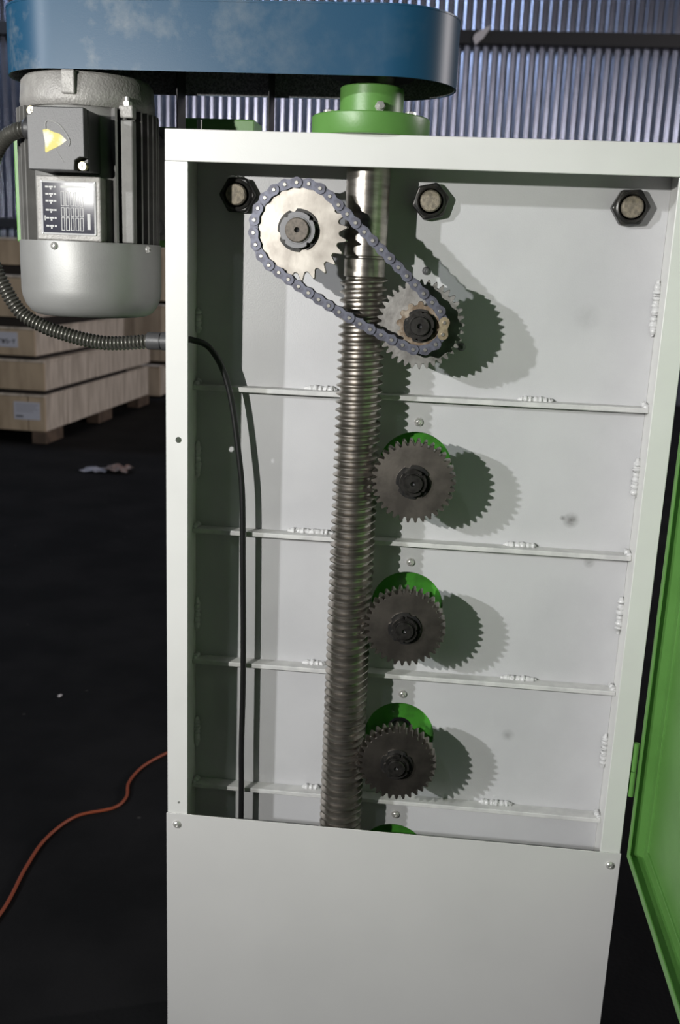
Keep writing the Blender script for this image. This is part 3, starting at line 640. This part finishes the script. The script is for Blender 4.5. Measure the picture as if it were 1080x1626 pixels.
for x0, sg in ((-0.303, Ys), (-0.272, Ws), (-0.238, Ss), (-0.213, [((0, 0.5), (0.4, 0.5))]), (-0.185, Ys)): strokes(lab, lb, x0, 0.092, 0.030, sg)
t, lb = crate('fourth wooden crate up in the front stack, brown front with pale lid', (-2.737, 5.93), RZc, 1.4, 1.95, 0.985, 0.315, G, front_seams=(0.5,))
for y in (0.015, 0.62, 1.24): lb('skid', (-1.3, y, -0.075), (-0.012, y + SK, -0.001), 'gap_shade')  # dark filler under the fourth crate, shade put into its colour
t, lb = crate('topmost pale crate of the front stack, level with motor fan cover', (-2.72, 6.1), RZc, 1.4, 1.70, 1.375, 0.205, G, front_seams=(0.7,))
for y in (0.015, 0.62, 1.24): lb('skid', (-1.3, y, -0.074), (-0.012, y + SK, -0.001), 'gap_shade')  # dark filler under the top crate, coloured as shade
t, lb = crate('lower crate of the far stack between front stack and cabinet', (-2.585, 8.85), 0.0, 1.2, 1.4, 0.02, 0.33, G, front_seams=(0.14, 0.5))
t, lb = crate('middle brown crate of the far stack between front stack and cabinet', (-2.30, 8.9), 0.0, 1.5, 1.35, 0.39, 0.60, G, front_seams=(0.3, 0.6))
for x in (-1.3, -0.6): lb('skid', (x, 0.1, -0.039), (x + 0.12, 1.2, -0.001), 'wood_dark')
t, lb = crate('upper brown crate of the far stack, right behind motor fan cover', (-2.30, 8.95), 0.0, 1.5, 1.3, 1.03, 0.56, G, front_seams=(0.35, 0.8))
for x in (-1.3, -0.6): lb('skid', (x, 0.1, -0.039), (x + 0.12, 1.2, -0.001), 'wood_dark')

oc = MB().tube(spline([(-0.60, -0.10, 0.006), (-0.59, 0.15, 0.006), (-0.566, 0.386, 0.006), (-0.580, 0.56, 0.006), (-0.580, 0.690, 0.006), (-0.542, 0.801, 0.006), (-0.457, 0.859, 0.006), (-0.440, 0.92, 0.006), (-0.457, 0.998, 0.006), (-0.445, 1.09, 0.006), (-0.401, 1.178, 0.006), (-0.30, 1.33, 0.006), (-0.05, 1.6, 0.006)], 14), 0.0043, 12).build('extension_cord', 'orange', at=(-0.56, 0.4, 0)); tag(oc, 'orange extension cord snaking over the dark floor', 'cord')
def crumple(name, c, sx, sy, sz, m, label, cat, n=7):
    mb = MB(); vs = []; fs = []
    for j in range(n):
        for i in range(n):
            u, v = i / (n - 1) - 0.5, j / (n - 1) - 0.5
            e = 1 - max(abs(u), abs(v)) * 1.2
            vs.append((c[0] + sx * (u + random.uniform(-0.06, 0.06)), c[1] + sy * (v + random.uniform(-0.06, 0.06)), c[2] + sz * max(0, e + random.uniform(-0.3, 0.3))))
    for j in range(n - 1):
        for i in range(n - 1): fs.append((j * n + i, j * n + i + 1, (j + 1) * n + i + 1, (j + 1) * n + i))
    mb.add(vs, fs); o = mb.build(name, m, at=(c[0], c[1], 0)); md = o.modifiers.new('thick', 'SOLIDIFY'); md.thickness = 0.003; md.offset = 1
    return tag(o, label, cat)
crumple('paper_scrap', (-1.82, 5.08, 0.004), 0.16, 0.16, 0.05, 'scrap', 'crumpled pinkish paper scrap on the dark floor', 'litter')
crumple('plastic_scrap', (-1.985, 5.06, 0.004), 0.17, 0.12, 0.025, 'ink_pale', 'flat grey plastic scrap on the floor beside pink paper', 'litter')
crumple('white_chip', (-0.863, 1.515, 0.003), 0.010, 0.014, 0.004, 'film', 'tiny white chip alone on the dark floor', 'litter', 4)
# torn white film caught on the wall rail
fv = [(0.545, 3.965), (0.565, 4.01), (0.63, 4.05), (0.73, 4.10), (0.72, 4.06), (0.66, 3.97), (0.62, 3.935), (0.575, 3.895)]
mb = MB(); mb.prism_y(fv, WY - 0.125, WY - 0.102); o = mb.build('torn_film', 'film', at=(0.63, WY - 0.11, 3.9)); tag(o, 'torn scrap of whitish film caught on the dark wall rail', 'film')
